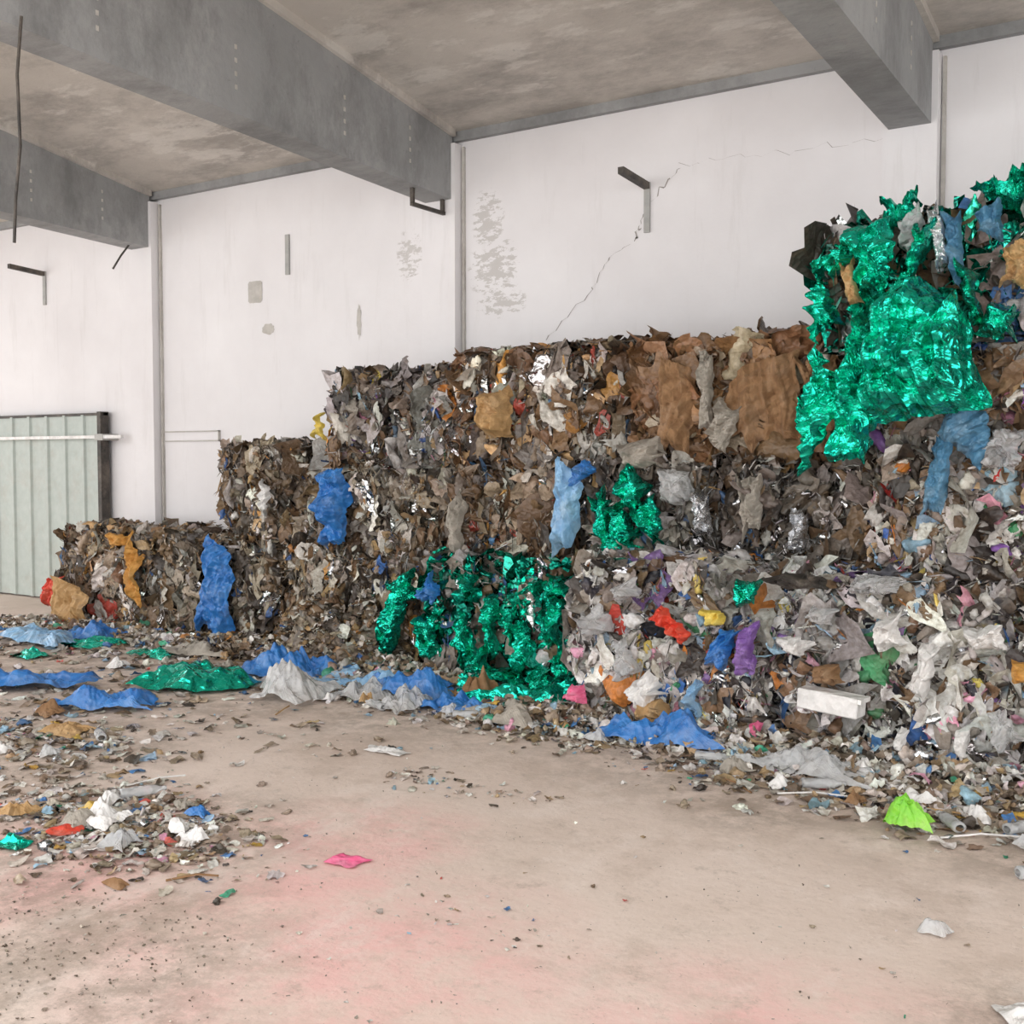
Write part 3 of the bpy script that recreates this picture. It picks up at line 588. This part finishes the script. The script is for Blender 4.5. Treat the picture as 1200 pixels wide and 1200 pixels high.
# ---------------- litter ----------------
PAL_LIT=[((232,230,225),24),((205,198,188),18),((168,152,134),18),((125,107,88),11),((75,68,60),3),((180,155,120),7),((80,130,185),2.0),((160,195,218),4),((215,100,90),.6),((225,185,90),.7),((70,165,130),.8),((218,160,185),.6),((212,214,217),3,1)]
def heap(name,x,y,rx,ry,h,n,seed,pal,smin=.02,smax=.06):
    rng=np.random.default_rng(seed); A=Acc()
    g=60; u,v=np.meshgrid(np.linspace(-1,1,g),np.linspace(-1,1,g),indexing='ij'); u=u.ravel();v=v.ravel()
    def hf(u,v):
        P=np.stack([u*rx,v*ry],1); d=np.clip(1-(u*u+v*v),0,1)
        return h*d*(1+folds(P,np.random.default_rng(seed+1),[(2,.5,3),(7,.4,4)])) -.01*(d<=0)
    z=hf(u,v); P=np.stack([x+u*rx,y+v*ry,z],1); i=np.arange(g*g).reshape(g,g)
    Q=np.stack([i[:-1,:-1],i[1:,:-1],i[1:,1:],i[:-1,1:]],-1).reshape(-1,4)
    keep=(u*u+v*v<1.02)[Q].all(1); C,Mt=pickcol([((130,116,100),3),((155,140,122),2),((105,93,80),2)],g*g,rng)
    A.add(P,Q[keep],C,Mt*0)
    t=rng.uniform(0,6.283,n); r=np.sqrt(rng.random(n))*1.05; u=r*np.cos(t);v=r*np.sin(t)
    P=np.stack([x+u*rx,y+v*ry,np.maximum(hf(u,v),0)+rng.uniform(.005,.03,n)],1)
    L=rng.uniform(smin,smax,n); C,Mt=pickcol(pal,n,rng)
    A.add(*scraps(P,unit(np.array([0,-.2,1.])+rng.normal(0,.45,(n,3))),unit(rng.normal(0,1,(n,3))),L,L*rng.uniform(.3,.9,n),C,Mt,rng))
    k=n//8; S0=rng.uniform(.012,.04,k); C,Mt=pickcol(pal,k,rng)
    A.add(*lumps(P[:k],S0[:,None]*rng.uniform(.5,1.6,(k,3)),C,Mt,rng))
    return A.make(name)
heap('debris_heap',-6.1,6.75,.75,.45,.42,1300,401,PAL_GREY)
heap('debris_heap',-7.0,6.65,1.0,.35,.10,700,402,PAL_GREY)
heap('debris_heap',-5.0,6.35,.9,.45,.12,900,403,PAL_LIT)
heap('debris_heap',-1.5,5.9,1.7,.35,.09,1400,404,PAL_LIT,.015,.055)
heap('debris_heap',-3.6,5.95,.6,.35,.08,450,405,PAL_LIT,.015,.05)
heap('debris_heap',-9.0,6.6,1.6,.4,.06,700,406,PAL_LIT)
rng=np.random.default_rng(77)
A=Acc()
def cluster(x,y,sx,sy,n,s0,s1,pal=PAL_LIT,rot=0,uni=False,lf=.12):
    a=rng.normal(0,1,(n,2)) if not uni else rng.uniform(-1,1,(n,2))
    X=a[:,0]*sx;Y=a[:,1]*sy; c,s=math.cos(rot),math.sin(rot)
    px=x+X*c-Y*s; py=y+X*s+Y*c; k=(py<6.9); px=px[k];py=py[k]; n=len(px)
    L=np.exp(rng.uniform(math.log(s0),math.log(s1),n)); C,Mt=pickcol(pal,n,rng)
    P=np.stack([px,py,.004+L*.18],1)
    A.add(*scraps(P,unit(np.array([0,0,1.])+rng.normal(0,.16,(n,3))),unit(rng.normal(0,1,(n,3))*np.array([1,1,.1])),L,L*rng.uniform(.3,.95,n),C,Mt,rng,rough=.25,curl=.2))
    m=int(n*lf)
    if m:
        S0=L[:m]*.6; A.add(*lumps(np.stack([px[:m],py[:m],S0*.6],1),S0[:,None]*rng.uniform(.5,1.3,(m,3)),C[:m],Mt[:m],rng))
cluster(-4.1,3.15,.36,.22,1100,.005,.045,lf=.15)
cluster(-4.6,3.3,.35,.22,350,.006,.045,lf=.15)
cluster(-5.8,3.9,.5,.22,550,.008,.055,lf=.15)
cluster(-6.8,4.8,.7,.3,260,.01,.06)
cluster(-8,5.9,1.3,.4,420,.012,.07)
cluster(-5.4,5.95,.8,.2,450,.01,.07,lf=.2)
cluster(-3.8,5.65,.5,.15,250,.01,.05,lf=.2)
cluster(-1.4,5.45,.7,.2,550,.008,.06,lf=.2)
cluster(-.7,5.3,.7,.22,300,.008,.06,lf=.2)
cluster(-2.6,5.6,.6,.13,150,.008,.04)
cluster(-3.5,4.5,.12,.08,50,.006,.03); cluster(-3.0,4.5,.2,.1,40,.006,.03); cluster(-2.3,3.2,.25,.1,50,.004,.015)
cluster(-4.6,4.8,.4,.25,50,.008,.05)
cluster(-3,3.6,4,2.4,300,.004,.012,uni=True,lf=.3)
GR=[((120,108,94),3),((160,150,138),2),((210,202,192),1)]
cluster(-3.3,2.2,.5,.3,700,.002,.008,GR,lf=.4)
cluster(-3.0,3,3.0,1.5,600,.002,.005,GR,uni=True,lf=.4)
A.make('scattered_litter')
for k,(x,y,l,a) in enumerate([(-3.4,2.9,.2,.8),(-1.7,5.3,.35,.4),(-1.0,5.35,.4,-.2),(-1.3,5.5,.3,2.5),(-4.6,3.7,.3,1.2),(-5.2,5.2,.25,2.0),(-2.1,5.25,.3,2.6),(-.9,5.1,.35,.6)]):
    tube('wooden_stick',[(x-l/2*math.cos(a),y-l/2*math.sin(a),.010),(x,y+.02,.02),(x+l/2*math.cos(a),y+l/2*math.sin(a),.012)],.005,[M_brown,M_white,M_tan][k%3])

# ---------------- light ----------------
w=bpy.data.worlds.new('World'); sc.world=w; w.use_nodes=True
bg=w.node_tree.nodes['Background']; bg.inputs[0].default_value=(1.0,0.99,0.985,1); bg.inputs[1].default_value=2.9
# ---------------- camera ----------------
cam=bpy.data.cameras.new('Camera'); cam.sensor_width=36; cam.lens=39.0
co=bpy.data.objects.new('Camera',cam); link(co); co.location=(0,0,1.66)
co.rotation_euler=(math.radians(90-2.77),0,math.radians(33.2)); sc.camera=co
cam.clip_start=.05
